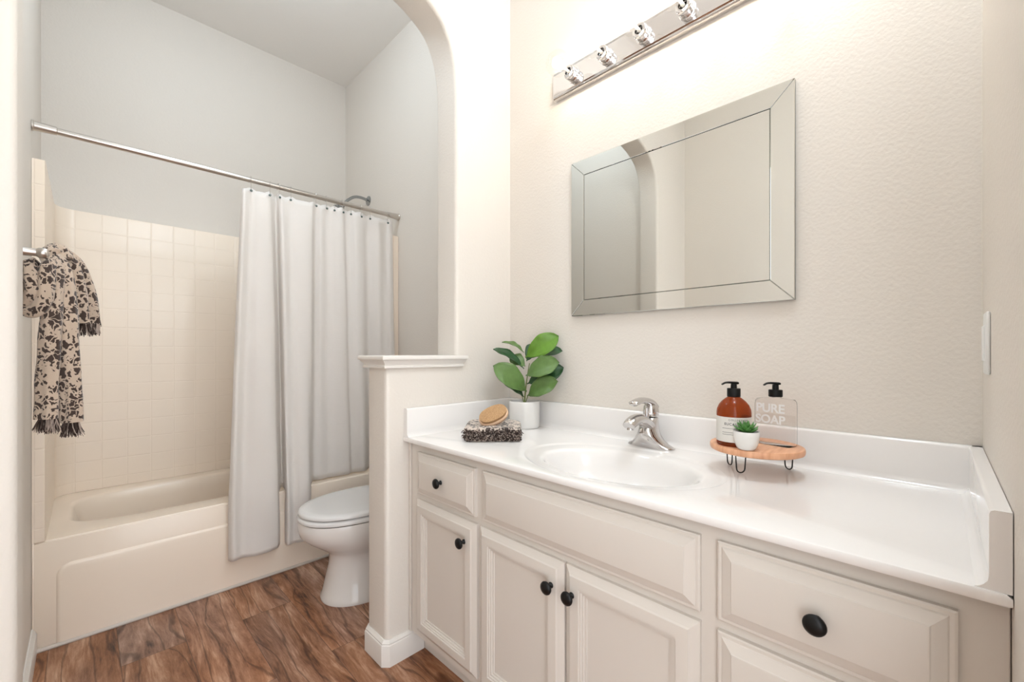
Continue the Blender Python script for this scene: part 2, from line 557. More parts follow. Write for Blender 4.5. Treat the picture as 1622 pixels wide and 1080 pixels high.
def sweep(path, prof, side=1):
    """moulding: path of wall points in plan, prof [(out, z)], mitred"""
    g = G()
    n = len(path)
    P = [Vector(p) for p in path]
    rings = []
    for i in range(n):
        ns = []
        if i > 0:
            d = (P[i] - P[i - 1]).normalized(); ns.append(Vector((-d.y, d.x)) * side)
        if i < n - 1:
            d = (P[i + 1] - P[i]).normalized(); ns.append(Vector((-d.y, d.x)) * side)
        m = sum(ns, Vector((0, 0)))
        m.normalize()
        m = m / max(0.3, m.dot(ns[0]))
        rings.append([(P[i].x + m.x * d_, P[i].y + m.y * d_, z) for d_, z in prof])
    g.loft(rings)
    return g

def panel(y0, y1, z0, z1, xb, prof, g=None):
    """door or drawer front facing -x; prof = [(inset, protrusion)]"""
    g = g or G()
    rings = []
    for i, d in prof:
        rings.append([(xb - d, y0 + i, z0 + i), (xb - d, y1 - i, z0 + i), (xb - d, y1 - i, z1 - i), (xb - d, y0 + i, z1 - i)])
    g.loft(rings)
    return g

# ================================================================== THE SETTING
XW = 1.36          # vanity wall
YP, YB = 1.372, 1.512   # partition faces
XL = -0.138        # alcove left wall
YK = 3.097         # back wall
ZC = 3.058
YR = -0.066        # right side wall
XR = -0.543        # vanity room left wall

struct(G().box(-0.9, 1.5, -1.5, 3.3, -0.06, 0.0).link('floor', M['floor']))
struct(G().box(-0.9, 1.5, -0.2, 3.3, ZC, ZC + 0.08).link('ceiling', M['ceiling']))
struct(G().box(XW, XW + 0.12, -0.2, 3.3, 0, ZC).link('wall_vanity', M['wall']))
struct(G().box(XL - 0.12, XW, YK, YK + 0.12, 0, ZC).link('wall_back', M['wall']))
g = G()
wl = [(XL - .13, YB), (XL, YB), (XL, 2.35), (-.151, YK), (XL - .13, YK)]
g.loft([[(x, y, 0) for x, y in wl], [(x, y, ZC) for x, y in wl]])
struct(g.build('wall_left', M['wall'], smooth=10))
struct(G().box(XR - 0.12, XR, -0.2, YP, 0, ZC).link('wall_entry', M['wall']))
# side wall beside the vanity with the doorway the photograph was taken from
g = G()
g.box(0.52, XW, YR - 0.12, YR, 0, ZC)
g.box(XR, -0.45, YR - 0.12, YR, 0, ZC)
g.box(-0.45, 0.52, YR - 0.12, YR, 2.25, ZC)
struct(g.link('wall_right', M['wall']))

# partition wall with the arched opening above a half wall
ACX = 0.480
half = [(.576, 1.06), (.576, 1.7), (.576, 2.12), (.573, 2.19), (.566, 2.255), (.553, 2.31), (.536, 2.352), (.511, 2.393), (.478, 2.422), (.435, 2.446),
        (.385, 2.466), (.32, 2.482), (.24, 2.496), (.14, 2.506), (0.0, 2.51)]
hs = half[:2] + catmull(half[2:], 4)
right = [(ACX + a, z) for a, z in hs]
left = [(ACX - a * 1.0087, z) for a, z in hs]
left = [(left[0][0], 0.0)] + left[1:]
opening = left + right[::-1][1:] + [(0.747, 1.06), (0.747, 0.0)]
outline = [(XR - 0.12, 0.0)] + opening + [(XW, 0.0), (XW, ZC), (XR - 0.12, ZC)]
g = G()
b = g.bm
fv = [b.verts.new((x, YP, z)) for x, z in outline]
bv = [b.verts.new((x, YB, z)) for x, z in outline]
b.faces.new(fv)
b.faces.new(bv[::-1])
n = len(outline)
for i in range(n):
    j = (i + 1) % n
    b.faces.new((fv[i], bv[i], bv[j], fv[j]))
bmesh.ops.recalc_face_normals(b, faces=b.faces[:])
b.edges.ensure_lookup_table()
first, last = 1, len(opening)
idx = {}
for k, v in enumerate(fv): idx[v] = k
for k, v in enumerate(bv): idx[v] = k + 1000
ed = []
for e in b.edges:
    a, c = idx[e.verts[0]], idx[e.verts[1]]
    if (a < 1000) == (c < 1000):
        a %= 1000; c %= 1000
        if first <= min(a, c) and max(a, c) <= last and abs(a - c) == 1:
            ed.append(e)
bmesh.ops.bevel(b, geom=ed, offset=0.018, segments=5, affect='EDGES', profile=0.5)
bmesh.ops.triangulate(b, faces=[f for f in b.faces if len(f.verts) > 6])
struct(g.link('wall_partition', M['wall'], smooth=40))

# ledge cap on the half wall
g = G()
def cap_ring(d, z):
    return [(0.721 + d, 1.346 + d, z), (1.098 - d, 1.346 + d, z), (1.098 - d, YP + .002, z), (1.060, YP + .002, z), (1.060, YB - .002, z), (1.098 - d, YB - .002, z), (1.098 - d, 1.538 - d, z), (0.721 + d, 1.538 - d, z)]
g.loft([cap_ring(.004, 1.0745), cap_ring(.001, 1.0765), cap_ring(0, 1.080), cap_ring(.0003, 1.086), cap_ring(.002, 1.0895), cap_ring(.005, 1.091)])
rings = []
for d, z in ((.004, 1.046), (.012, 1.0465), (.0125, 1.053), (.009, 1.056), (.011, 1.062), (.017, 1.068), (.021, 1.0742)):
    rings.append([(0.747 - d, YP - d, z), (1.073 + d, YP - d, z), (1.073 + d, YB + d, z), (0.747 - d, YB + d, z)])
g.loft(rings)
struct(g.link('trim_1', M['trim'], smooth=30))

BP = [(0, 0), (.014, 0), (.014, .070), (.0125, .0735), (.0105, .075), (.0105, .080), (.006, .086), (.004, .090), (0, .090)]
struct(sweep([(0.895, YP), (0.760, YP), (0.747, YP + .013), (0.747, YB - .013), (0.760, YB), (1.358, YB)], BP, 1).build('baseboard_partition', M['trim'], smooth=25))
struct(sweep([(XL, 2.342), (XL, YB)], BP, 1).build('baseboard_left', M['trim'], smooth=25))
struct(sweep([(XW, YB + .002), (XW, 2.342)], BP, 1).build('baseboard_right', M['trim'], smooth=25))
struct(sweep([(XL, YB), (-0.114, YB), (-0.101, YB - .013), (-0.101, YP + .013), (-0.114, YP), (XR, YP), (XR, YR)], BP, 1).build('baseboard_entry', M['trim'], smooth=25))

# alcove ceiling light and added globe around the room fill lamp (above the frame)
def unseen_ceiling_light(x, y, r, label):
    t = thing('unseen_ceiling_light', label, 'ceiling light', (x, y, ZC))
    G().lathe([(.075, 0), (.075, -.012), (.06, -.02), (.02, -.024), (.018, -.075), (.016, -.076)], (x, y, ZC), 40).build('canopy', M['nickel'], t)
    G().lathe([(.02, -.072)] + [(r * sin(radians(a)), -.072 - r * .98 * (1 - cos(radians(a)))) for a in range(12, 180, 8)] + [(.001, -.072 - r * 1.96)], (x, y, ZC), 40, cap0=False).build('glass_globe', M['bulb_glass'], t, smooth=180)
    return t
unseen_ceiling_light(0.45, 1.90, 0.12, 'clear globe ceiling light above the toilet')
unseen_ceiling_light(0.80, 0.15, 0.12, 'clear globe ceiling light over the vanity room')

# ================================================================== TUB AND SURROUND
XA, XB2 = -0.134, 1.345     # tub ends inside the alcove
YT = 2.344
tub = thing('bathtub', 'off-white alcove bathtub behind the shower curtain', 'bathtub', (0.6, 2.7, 0))
def srect(cx, cy, ax, ay, n_, z, e=5.0):
    out = []
    for i in range(n_):
        a = 2 * pi * i / n_
        c, s_ = cos(a), sin(a)
        out.append((cx + ax * math.copysign(abs(c) ** (2 / e), c), cy + ay * math.copysign(abs(s_) ** (2 / e), s_), z))
    return out
NT = 128
def rect_ring(x0, x1, y0, y1, n_, z, cx, cy, aspect=1.0):
    out = []
    for i in range(n_):
        a = 2 * pi * i / n_
        # same angular spacing as srect (superellipse parameter), projected to the rectangle
        c, s_ = cos(a), sin(a)
        px, py = math.copysign(abs(c) ** 0.4, c), math.copysign(abs(s_) ** 0.4, s_)
        m = max(abs(px), abs(py))
        px /= m; py /= m
        X = cx + (x1 - cx) * px if px > 0 else cx + (cx - x0) * px
        Y = cy + (y1 - cy) * py if py > 0 else cy + (cy - y0) * py
        out.append((X, Y, z))
    return out
cx, cy = 0.62, 2.715
g = G()
g.loft([rect_ring(XA, XW - .002, YT + .004, YK - .002, NT, .02, cx, cy), rect_ring(XA, XW - .002, YT + .004, YK - .002, NT, .396, cx, cy),
        rect_ring(XA + .004, XW - .006, YT + .008, YK - .006, NT, .402, cx, cy),
        srect(cx, cy, .675, .262, NT, .403, 5), srect(cx, cy, .664, .251, NT, .400, 5), srect(cx, cy, .655, .243, NT, .390, 5), srect(cx, cy, .640, .232, NT, .34, 4.6),
        srect(cx, cy, .615, .222, NT, .20, 4.2), srect(cx, cy, .585, .205, NT, .11, 4), srect(cx, cy, .52, .17, NT, .075, 3.6), srect(cx, cy, .3, .08, NT, .068, 3)])
g.build('basin', M['tub'], tub, smooth=45)
# apron: flat skirt with the raised lower panel that has a rounded corner
g = G()
g.box(XA, XW - .002, YT, YT + .03, 0.004, .398, .004, 2)
g.build('apron', M['tub'], tub, smooth=40)
def rpanel(x0, x1, z0, z1, r, d, y):
    pts = []
    for cx_, cz_, a0 in ((x1 - r, z1 - r, 0), (x0 + r, z1 - r, 90)):
        for k in range(9):
            a = radians(a0 + 90 * k / 8)
            pts.append((cx_ + (r - d) * cos(a), y, cz_ + (r - d) * sin(a)))
    pts.append((x0 + d, y, z0)); pts.append((x1 - d, y, z0))
    return pts
g = G()
g.loft([rpanel(-.076, 1.30, .006, .305, .045, 0, YT + .001), rpanel(-.076, 1.30, .006, .305, .045, 0.002, YT - .003),
        rpanel(-.076, 1.30, .006, .305, .045, .008, YT - .007), rpanel(-.076, 1.30, .006, .305, .045, .012, YT - .008)])
g.build('apron_panel', M['tub'], tub, smooth=50)

# surround: a U in plan, extruded, moulded with square tile relief
sur = thing('shower_surround', 'off-white moulded tile surround on the walls around the tub', 'shower surround', (0.6, 3.07, .4))
def arc(cx_, cy_, r, a0, a1, k=8):
    return [(cx_ + r * cos(radians(a0 + (a1 - a0) * i / k)), cy_ + r * sin(radians(a0 + (a1 - a0) * i / k))) for i in range(k + 1)]
xi0, xi1, yi = -.103, 1.312, 3.050
inner = [(xi0 - .002, YT - .001)] + [(xi0, YT + .004)] + arc(xi0 + .075, yi - .075, .075, 180, 90) + arc(xi1 - .075, yi - .075, .075, 90, 0) + [(xi1, YT + .004), (xi1 + .002, YT - .001)]
outer = [(XW - .002, YT - .001), (XW - .002, YK - .002), (-.149, YK - .002), (XL + .001, YT - .001)]
plan = inner + outer
def plan_ring(z, d=0):
    return [(x, y, z) for x, y in plan]
g = G()
g.loft([plan_ring(.4035), plan_ring(1.807), [(x + (0 if i >= len(inner) else 0), y + (.004 if 2 < i < len(inner) - 3 else 0), 1.813) for i, (x, y) in enumerate(plan)]])
g.build('tile_panel', M['tile'], sur, smooth=35)
# front flanges running down beside the apron
G().box(XL + .001, XA + .002, YT - .001, YT + .02, 0.0, .4025, .0005).build('flange', M['tub'], tub)

struct(G().tube([(XA, YT - .007, .006), (XW, YT - .007, .006)], .008, 8).build('trim_2', M['caulk']))

# ================================================================== ROD, HOOKS, CURTAIN, SHOWER
YRD, ZRD = 2.34, 1.931
rod = thing('shower_curtain_rod', 'brushed nickel tension rod spanning the tub alcove', 'curtain rod', (0.6, YRD, ZRD))
g = G(); g.tube([(-.08, YRD, ZRD), (1.30, YRD, ZRD)], .0122, 20)
g.build('tube', M['nickel'], rod)
for x0, x1 in ((XL, -.072), (XW, 1.285)):
    s_ = 1 if x1 > x0 else -1
    g = G(); g.tube([(x0 + .001 * s_, YRD, ZRD), (x0 + .006 * s_, YRD, ZRD), (x0 + .008 * s_, YRD, ZRD), (x1 - .002 * s_, YRD, ZRD), (x1, YRD, ZRD)], [.0195, .0195, .0175, .0145, .012], 20)
    g.build('end_cap', M['nickel'], rod)

def u_ratio(u):
    t = (u - 811.0) / F_PX
    return (1 + t) / (1 - t)

# curtain cross-section nodes: (bearing at the top, y at top, bearing at the rim, y at the rim)
CN = [(384, 2.338, 362, 2.300), (389, 2.315, 370, 2.270), (399, 2.345, 384, 2.295), (411, 2.325, 404, 2.265), (421, 2.322, 425, 2.255), (427, 2.330, 438, 2.270),
      (430, 2.345, 441, 2.305), (434, 2.372, 445, 2.475), (438, 2.362, 449, 2.480), (441, 2.335, 453, 2.305), (447, 2.315, 457, 2.275), (458, 2.335, 465, 2.285), (472, 2.322, 476, 2.262),
      (487, 2.318, 486, 2.262), (495, 2.325, 490, 2.280), (497, 2.350, 492, 2.310), (500, 2.360, 496, 2.490), (509, 2.335, 507, 2.485), (517, 2.352, 519, 2.495),
      (528, 2.332, 533, 2.478), (538, 2.318, 546, 2.470), (543, 2.325, 553, 2.475), (546, 2.358, 556, 2.500), (553, 2.352, 561, 2.492), (563, 2.322, 571, 2.47), (573, 2.340, 579, 2.47),
      (580, 2.365, 585, 2.44), (590, 2.338, 594, 2.41), (600, 2.320, 603, 2.37), (607, 2.345, 609, 2.350), (612, 2.350, 614, 2.335), (617, 2.325, 620, 2.315), (621, 2.335, 627, 2.312)]
cur = thing('shower_curtain', 'white woven shower curtain drawn to the toilet side of the rod', 'shower curtain', (0.9, YRD, .15))
def soften(y0, m, k):
    return m + (y0 - m) * k
CN = [(a, soften(b_, 2.338, .75), c, soften(d, 2.28, .75) if d < 2.312 else (2.385 + (d - 2.485) * .8 if d > 2.455 else d)) for a, b_, c, d in CN]
SS = catmull(CN, 7)
g = G()
ROWS = 64
grid = []
HOOK_U = [397.4, 427.8, 440.8, 461, 499, 516.7, 530, 541.9, 556, 571, 586, 614]
for r_ in range(ROWS + 1):
    row = []
    f = r_ / ROWS
    for k, (ut, yt, ub, yb) in enumerate(SS):
        near = min(abs(ut - h) for h in HOOK_U)
        dip = min(1.0, near / 8.0) ** 1.5 * .012
        fz = f * ROWS
        zt = 1.893 + (ut - 385) / 235 * .014 - dip
        zb = .15
        zmid = .412
        z = zt + (zmid - zt) * fz / 50 if fz <= 50 else (zmid + (.385 - zmid) * (fz - 50) if fz <= 51 else .385 + (zb - .385) * (fz - 51) / (ROWS - 51))
        q = min(1.0, (zt - z) / (zt - .40))
        q = q ** 0.85
        y = yt + (yb - yt) * q
        if (zt - z) < .12:           # softer folds at the gathered head
            w_ = (zt - z) / .12
            y = 2.338 + (y - 2.338) * (.55 + .45 * w_)
        y += .004 * sin(k * .22 + z * 6) * q + .002 * sin(z * 19 + k * .15) * q
        u = ut + (ub - ut) * q
        x = u_ratio(u) * (yt + (yb - yt) * q)
        row.append((min(x, 1.352 if y < 2.345 else 1.306), y, z))
    grid.append(row)
b = g.bm
vv = [[b.verts.new(p) for p in row] for row in grid]
for r_ in range(ROWS):
    for k in range(len(SS) - 1):
        q = [grid[r_][k], grid[r_][k + 1], grid[r_ + 1][k + 1], grid[r_ + 1][k]]
        zmin = min(p[2] for p in q)
        ymax = max(p[1] for p in q); ymin = min(p[1] for p in q)
        if zmin < .41 and ymax > 2.33:
            continue
        if zmin < .384 and ymin > 2.4:
            continue
        if zmin < .41 and q[0][0] > 1.03:
            continue
        b.faces.new((vv[r_][k], vv[r_][k + 1], vv[r_ + 1][k + 1], vv[r_ + 1][k]))
loose = [v for v in b.verts if not v.link_faces]
bmesh.ops.delete(b, geom=loose, context='VERTS')
co = g.link('cloth', M['curtain'], cur, smooth=180)
sm = co.modifiers.new('thickness', 'SOLIDIFY'); sm.thickness = .0016; sm.offset = 0

ordinals = ['first', 'second', 'third', 'fourth', 'fifth', 'sixth', 'seventh', 'eighth', 'ninth', 'tenth', 'eleventh', 'last']
def hook_mesh():
    g = G()
    pts = []
    for i in range(15):                      # loop over the rod
        a = radians(-60 + 300 * i / 14)
        pts.append((0, .0165 * cos(a), .0165 * sin(a)))
    pts += [(0, -.010, -.024), (0, -.008, -.042), (0, 0, -.050), (0, .007, -.045)]
    g.tube(pts, .0013, 6)
    return g
h0 = None
for i, u in enumerate(HOOK_U):
    x = u_ratio(u) * YRD
    if h0 is None:
        h = thing('curtain_hook', '', 'curtain hook', (x, YRD, ZRD))
        o1 = hook_mesh().link('wire_loop', M['nickel'], h, loc=(0, 0, 0))
        g = G(); g.lathe([(.001, 0), (.0045, .001), (.006, .004), (.0045, .007), (.001, .0085)], (0, 0, 0), 12, 'y')
        o2 = g.link('bead', M['black_plastic'], h, loc=(0, -.022, -.056))
        o2.data.materials[0] = M['mirror_edge']
        h0 = h
    else:
        h = h0.copy(); COL.objects.link(h); h.location = (x, YRD, ZRD)
        for ch in (o1, o2):
            c = ch.copy(); COL.objects.link(c); c.parent = h
    h.rotation_euler = (0, 0, radians(random.uniform(-25, 25)))
    tag(h, 'metal curtain hook on the rod, %s of twelve counting from the left' % ordinals[i], 'curtain hook', 'shower curtain hooks')

sh = thing('wall_shower', 'chrome shower head on a curved arm above the rod', 'shower head', (XW, 2.735, 2.13))
G().lathe([(.033, 0), (.032, .004), (.022, .010), (.012, .014)], (XW, 2.735, 2.13), 28, '-x').build('flange', M['shower_chrome'], sh)
pa = catmull([(XW, 2.735, 2.13), (1.31, 2.733, 2.138), (1.26, 2.73, 2.130), (1.215, 2.727, 2.098), (1.19, 2.725, 2.068)], 6)
G().tube(pa, .0095, 14).build('arm', M['shower_chrome'], sh)
hd = Vector((-.62, -.05, -.78)).normalized()
bs = Vector((1.195, 2.725, 2.075))
G().tube([bs + hd * t for t in (0, .012, .014, .03, .045, .07, .078, .082)], [.014, .016, .013, .014, .022, .036, .037, .034], 24).build('spray_head', M['shower_chrome'], sh)

# ================================================================== TOWEL BAR + HANGING TOWEL
YTB, XTB, ZTB = 1.60, -0.078, 1.352
tb = thing('towel_bar', 'brushed nickel towel bar on the alcove wall behind the left arch jamb', 'towel bar', (XTB, 1.8, ZTB))
for y in (YTB, 2.06):
    g = G()
    g.tube([(XL + .001, y, ZTB), (XL + .006, y, ZTB), (XL + .007, y, ZTB), (XL + .02, y, ZTB), (XTB - .008, y, ZTB), (XTB - .004, y, ZTB), (XTB + .006, y, ZTB), (XTB + .011, y, ZTB), (XTB + .014, y, ZTB)],
           [.024, .024, .018, .011, .0095, .0125, .0135, .011, .004], 18)
    g.build('post', M['nickel'], tb)
G().tube([(XTB, YTB + .004, ZTB), (XTB, 2.056, ZTB)], .008, 16).build('bar', M['nickel'], tb)

def px(u, v, y):
    t = (u - 811.0) / F_PX
    X, Y, Z = (1 + t) / sqrt(2), (1 - t) / sqrt(2), (559.0 - v) / F_PX
    s_ = y / Y
    return (X * s_, y, 1.1 + Z * s_)

tw = thing('hand_towel', 'dark brown and cream patterned towel with fringe, knotted over the towel bar', 'towel', (-.04, 1.66, .9))
g = G()
# the towel's gathered lengths: (screen bearing and height only used to size them; they lie at y ~1.6-1.75)
ROLLS = [
    ([(82, 408, 1.655, 7), (87, 425, 1.64, 9), (84, 460, 1.635, 11), (81, 510, 1.635, 12), (79, 560, 1.635, 12.5), (76, 610, 1.635, 13), (74, 663, 1.635, 14)], .85),
    ([(84, 404, 1.68, 7), (96, 420, 1.665, 9), (104, 455, 1.655, 10), (107, 505, 1.655, 12), (109, 560, 1.655, 13), (112, 612, 1.655, 14), (114, 668, 1.655, 14.5)], .85),
    ([(82, 404, 1.71, 7), (100, 407, 1.71, 9), (114, 432, 1.71, 11), (121, 470, 1.71, 12.5), (126, 512, 1.71, 12.5)], .6),
    ([(86, 402, 1.76, 8), (106, 407, 1.76, 10), (125, 435, 1.755, 11.5), (136, 475, 1.755, 13), (144, 518, 1.755, 13)], .6),
    ([(84, 414, 1.63, 6), (74, 424, 1.615, 9), (72, 450, 1.61, 10), (69, 475, 1.612, 10), (60, 491, 1.615, 9.5), (46, 492, 1.625, 10), (36, 476, 1.64, 10), (35, 450, 1.645, 10), (42, 425, 1.64, 9), (60, 414, 1.635, 8)], .85),
    ([(46, 415, 1.625, 8), (48, 440, 1.61, 8.5), (50, 462, 1.61, 8), (44, 482, 1.625, 8)], .9),
    ([(70, 405, 1.66, 7), (82, 396, 1.675, 9), (96, 399, 1.69, 10), (104, 412, 1.68, 9)], .8),
]
for pts, fl in ROLLS:
    P = catmull(pts, 6)
    cen = [px(u, v, y) for u, v, y, w in P]
    rad = [w * (c[0] + c[1]) / sqrt(2) / F_PX for (u, v, y, w), c in zip(P, cen)]
    # elliptical section with small wrinkles, flattened along the depth
    ringN = 26
    rings = []
    for i, c in enumerate(cen):
        c = Vector(c)
        t = Vector(cen[min(i + 1, len(cen) - 1)]) - Vector(cen[max(i - 1, 0)])
        t.normalize()
        dep = Vector((0.25, 0.97, 0)); dep = (dep - t * dep.dot(t)).normalized()
        wid = t.cross(dep)
        ring = []
        for k in range(ringN):
            a = 2 * pi * k / ringN
            r_ = rad[i] * (1 + .10 * sin(3 * a + i * .12) + .075 * sin(6 * a - i * .10 + 1) + .03 * sin(i * .8 + a))
            ring.append(c + wid * cos(a) * r_ + dep * sin(a) * r_ * fl)
        rings.append(ring)
    g.loft(rings)
g.build('cloth', M['towel'], tw, smooth=75)

def strand(g, p, l, spread, r=.0011, down=Vector((0, 0, -1)), low=None):
    p = Vector(p)
    pts = [p]
    d = (down + Vector((random.uniform(-spread, spread), random.uniform(-spread, spread), random.uniform(-spread, spread) * .3))).normalized()
    for i in range(4):
        d = (d + Vector((random.uniform(-.25, .25), random.uniform(-.25, .25), 0)) * (.5 + spread)).normalized()
        q = pts[-1] + d * l / 4
        if low is not None:
            q.z = max(q.z, low)
        pts.append(q)
    g.tube(pts, [r, r, r, r * .9, r * .6], 4)

def fringe_band(u0, u1, v, y, l, n_, dy=.03):
    gd, gl = G(), G()
    for i in range(n_):
        u = u0 + (u1 - u0) * (i + random.random()) / n_
        p = px(u, v + random.uniform(-1.5, 1.5), y + random.uniform(-dy, dy) * .5)
        strand(gd if random.random() < .62 else gl, p, l * random.uniform(.8, 1.1), .16)
    return gd, gl
for a in ((61, 90, 661, 1.635, .040, 110), (99, 126, 666, 1.655, .042, 110), (115, 158, 513, 1.735, .033, 130)):
    gd, gl = fringe_band(*a)
    tag(gd.link('fringe', M['fringe_dark'], tw), kind='stuff')
    tag(gl.link('fringe', M['fringe_light'], tw), kind='stuff')

# ================================================================== TOILET
toi = thing('toilet', 'off-white elongated toilet with closed lid behind the half wall', 'toilet', (1.0, 1.925, 0))
TY = 1.925
def egg(fx, mid, bx, hw, z, n_=48, e=2.1):
    out = []
    for i in range(n_):
        a = 2 * pi * i / n_
        c, s_ = cos(a), sin(a)
        ax = (bx - mid) if c > 0 else (mid - fx)
        ee = 2.6 if c > 0 else e
        out.append((mid + ax * math.copysign(abs(c) ** (2 / ee), c), TY + hw * math.copysign(abs(s_) ** (2 / ee), s_), z))
    return out
g = G()
g.loft([egg(.742, .95, 1.25, .150, 0.0), egg(.740, .95, 1.25, .152, .012), egg(.748, .95, 1.25, .146, .022), egg(.762, .96, 1.25, .134, .09),
        egg(.776, .97, 1.25, .124, .15), egg(.778, .97, 1.25, .122, .195), egg(.765, .96, 1.24, .132, .215), egg(.725, .93, 1.22, .156, .245), egg(.685, .91, 1.20, .174, .275),
        egg(.655, .90, 1.18, .184, .305), egg(.647, .90, 1.18, .188, .33), egg(.646, .90, 1.18, .189, .36), egg(.650, .90, 1.18, .186, .370)])
g.build('bowl', M['porcelain'], toi, smooth=60)
g = G()
g.loft([egg(.660, .91, 1.14, .172, .3735), egg(.645, .905, 1.15, .190, .3755), egg(.643, .905, 1.15, .192, .386), egg(.649, .905, 1.15, .187, .3925), egg(.665, .91, 1.14, .172, .3945)])
g.build('seat', M['seat'], toi, smooth=60)
g = G()
g.loft([egg(.672, .91, 1.14, .166, .3985), egg(.648, .905, 1.15, .189, .4005), egg(.647, .905, 1.15, .190, .409), egg(.655, .905, 1.15, .184, .416), egg(.68, .91, 1.14, .165, .420), egg(.75, .93, 1.10, .11, .423), egg(.85, .95, 1.05, .04, .424)])
g.build('lid', M['seat'], toi, smooth=60)
G().box(1.165, 1.352, TY - .21, TY + .21, .36, .70, .02, 3).build('tank', M['porcelain'], toi)
G().box(1.155, 1.356, TY - .22, TY + .22, .70, .73, .008, 3).build('tank_lid', M['porcelain'], toi)

# ================================================================== VANITY CABINET
XF, XD = 0.842, 0.842     # face frame plane / back of the doors
van = thing('vanity_cabinet', 'long cream painted vanity cabinet with black knobs along the right wall', 'vanity cabinet', (1.1, .65, 0))
g = G()
g.box(XF, XF + .02, YR + .001, YP - .001, .09, .779, .001, 1)
g.box(XF + .02, XW - .002, YR + .001, YR + .02, .09, .779)
g.box(XF + .02, XW - .002, YP - .02, YP - .001, .09, .779)
g.box(XF + .02, XW - .002, YR + .02, YP - .02, .09, .108)
g.box(XF + .02, XW - .02, .975, .990, .108, .72)
g.box(XF + .02, XW - .02, .300, .315, .108, .72)
g.build('body', M['cabinet'], van, smooth=20)
G().box(.897, .912, YR + .001, YP - .001, 0, .09, .001, 1).build('toe_kick', M['cabinet'], van, smooth=20)
G().box(XF - .006, XF, YP - .015, YP - .001, .09, .779, .002, 1).build('scribe_moulding', M['cabinet'], van)
DRW = [(0, 0), (0, .009), (.003, .0105), (.008, .0105), (.010, .0125), (.026, .0195), (.0275, .021), (.030, .0215)]
DOR = [(0, 0), (0, .009), (.003, .011), (.016, .0175), (.019, .0205), (.023, .021), (.043, .021), (.0445, .018), (.0485, .018), (.050, .0145), (.054, .0145), (.0555, .011), (.060, .0105), (.061, .0075)]
def knob(parent, y, z):
    pr = [(.0075, 0), (.0075, .003), (.005, .005), (.0048, .014), (.009, .017), (.0155, .0185), (.0165, .021), (.0155, .0245), (.010, .0275), (.003, .0285)]
    g = G(); g.lathe(pr, (0, 0, 0), 28, '-x')
    o = g.link('knob', M['black'], parent, loc=Vector((XD - .0195, y, z)) - ORG[parent.name], smooth=50)
    o['label'] = 'round black knob'
    return o
for y0, y1, z0, z1, kk in ((.990, 1.306, .604, .751, (1.150, .677)), (-.018, .292, .604, .751, (.137, .677)),
                          (-.018, .292, .410, .585, (.137, .497)), (-.018, .292, .120, .392, (.137, .256))):
    d = panel(y0, y1, z0, z1, XD, DRW).build('drawer', M['cabinet'], van, smooth=14)
    knob(d, *kk)
panel(.324, .955, .604, .751, XD, DRW).build('false_drawer_front', M['cabinet'], van, smooth=14)
for y0, y1, ky in ((.982, 1.310, 1.030), (.651, .966, .684), (.324, .645, .620)):
    d = panel(y0, y1, .120, .585, XD, DOR).build('door', M['cabinet'], van, smooth=14)
    knob(d, ky, .522)

# ================================================================== COUNTERTOP WITH MOULDED SINK
ct = thing('countertop', 'glossy white cultured marble countertop with moulded oval sink', 'countertop', (1.1, .65, .78))
ZT = .798
SX, SY = 1.045, .640
NS = 144
corner_a = []
x0, x1, y0, y1 = .815, XW - .001, YR + .001, YP - .001
def oval(ax, ay, z, ox=0):
    return [(SX + ox + ax * cos(a), SY + ay * sin(a), z) for a in ANG]
# angles: regular plus the exact rectangle corners
ANG = [2 * pi * i / NS for i in range(NS)]
for X, Y in ((x0, y0), (x1, y0), (x0, y1), (x1, y1)):
    a = math.atan2((Y - SY), (X - SX)) % (2 * pi)
    k = min(range(NS), key=lambda i: abs(ANG[i] - a))
    ANG[k] = a
def rect(z, ins=0):
    out = []
    for a in ANG:
        c, s_ = cos(a), sin(a)
        tx = ((x1 - SX) / c) if c > 1e-9 else ((x0 + ins - SX) / c if c < -1e-9 else 1e9)
        ty = ((y1 - SY) / s_) if s_ > 1e-9 else ((y0 - SY) / s_ if s_ < -1e-9 else 1e9)
        t = min(tx, ty)
        out.append((SX + c * t, SY + s_ * t, z))
    return out
g = G()
g.loft([rect(.780, .006), rect(.7815, .001), rect(.784, 0), rect(.793, 0), rect(.7965, .0015), rect(ZT, .005),
        oval(.205, .290, ZT), oval(.202, .287, ZT - .0008), oval(.197, .281, ZT - .0035), oval(.190, .272, ZT - .0048), oval(.165, .240, ZT - .0065), oval(.158, .231, ZT - .009),
        oval(.151, .223, ZT - .016), oval(.145, .215, ZT - .030), oval(.135, .201, ZT - .055), oval(.118, .178, ZT - .082),
        oval(.094, .145, ZT - .105), oval(.060, .095, ZT - .121), oval(.028, .040, ZT - .127), oval(.022, .022, ZT - .128)], cap0=False)
top = g.build('top', M['counter'], ct, smooth=40)
G().lathe([(.021, 0), (.022, .002), (.018, .003), (.016, .001), (.004, .001)], (SX, SY, ZT - .128), 28).build('drain', M['chrome'], ct)
def splash(pts_prof, axis):
    pass
ZS = .900
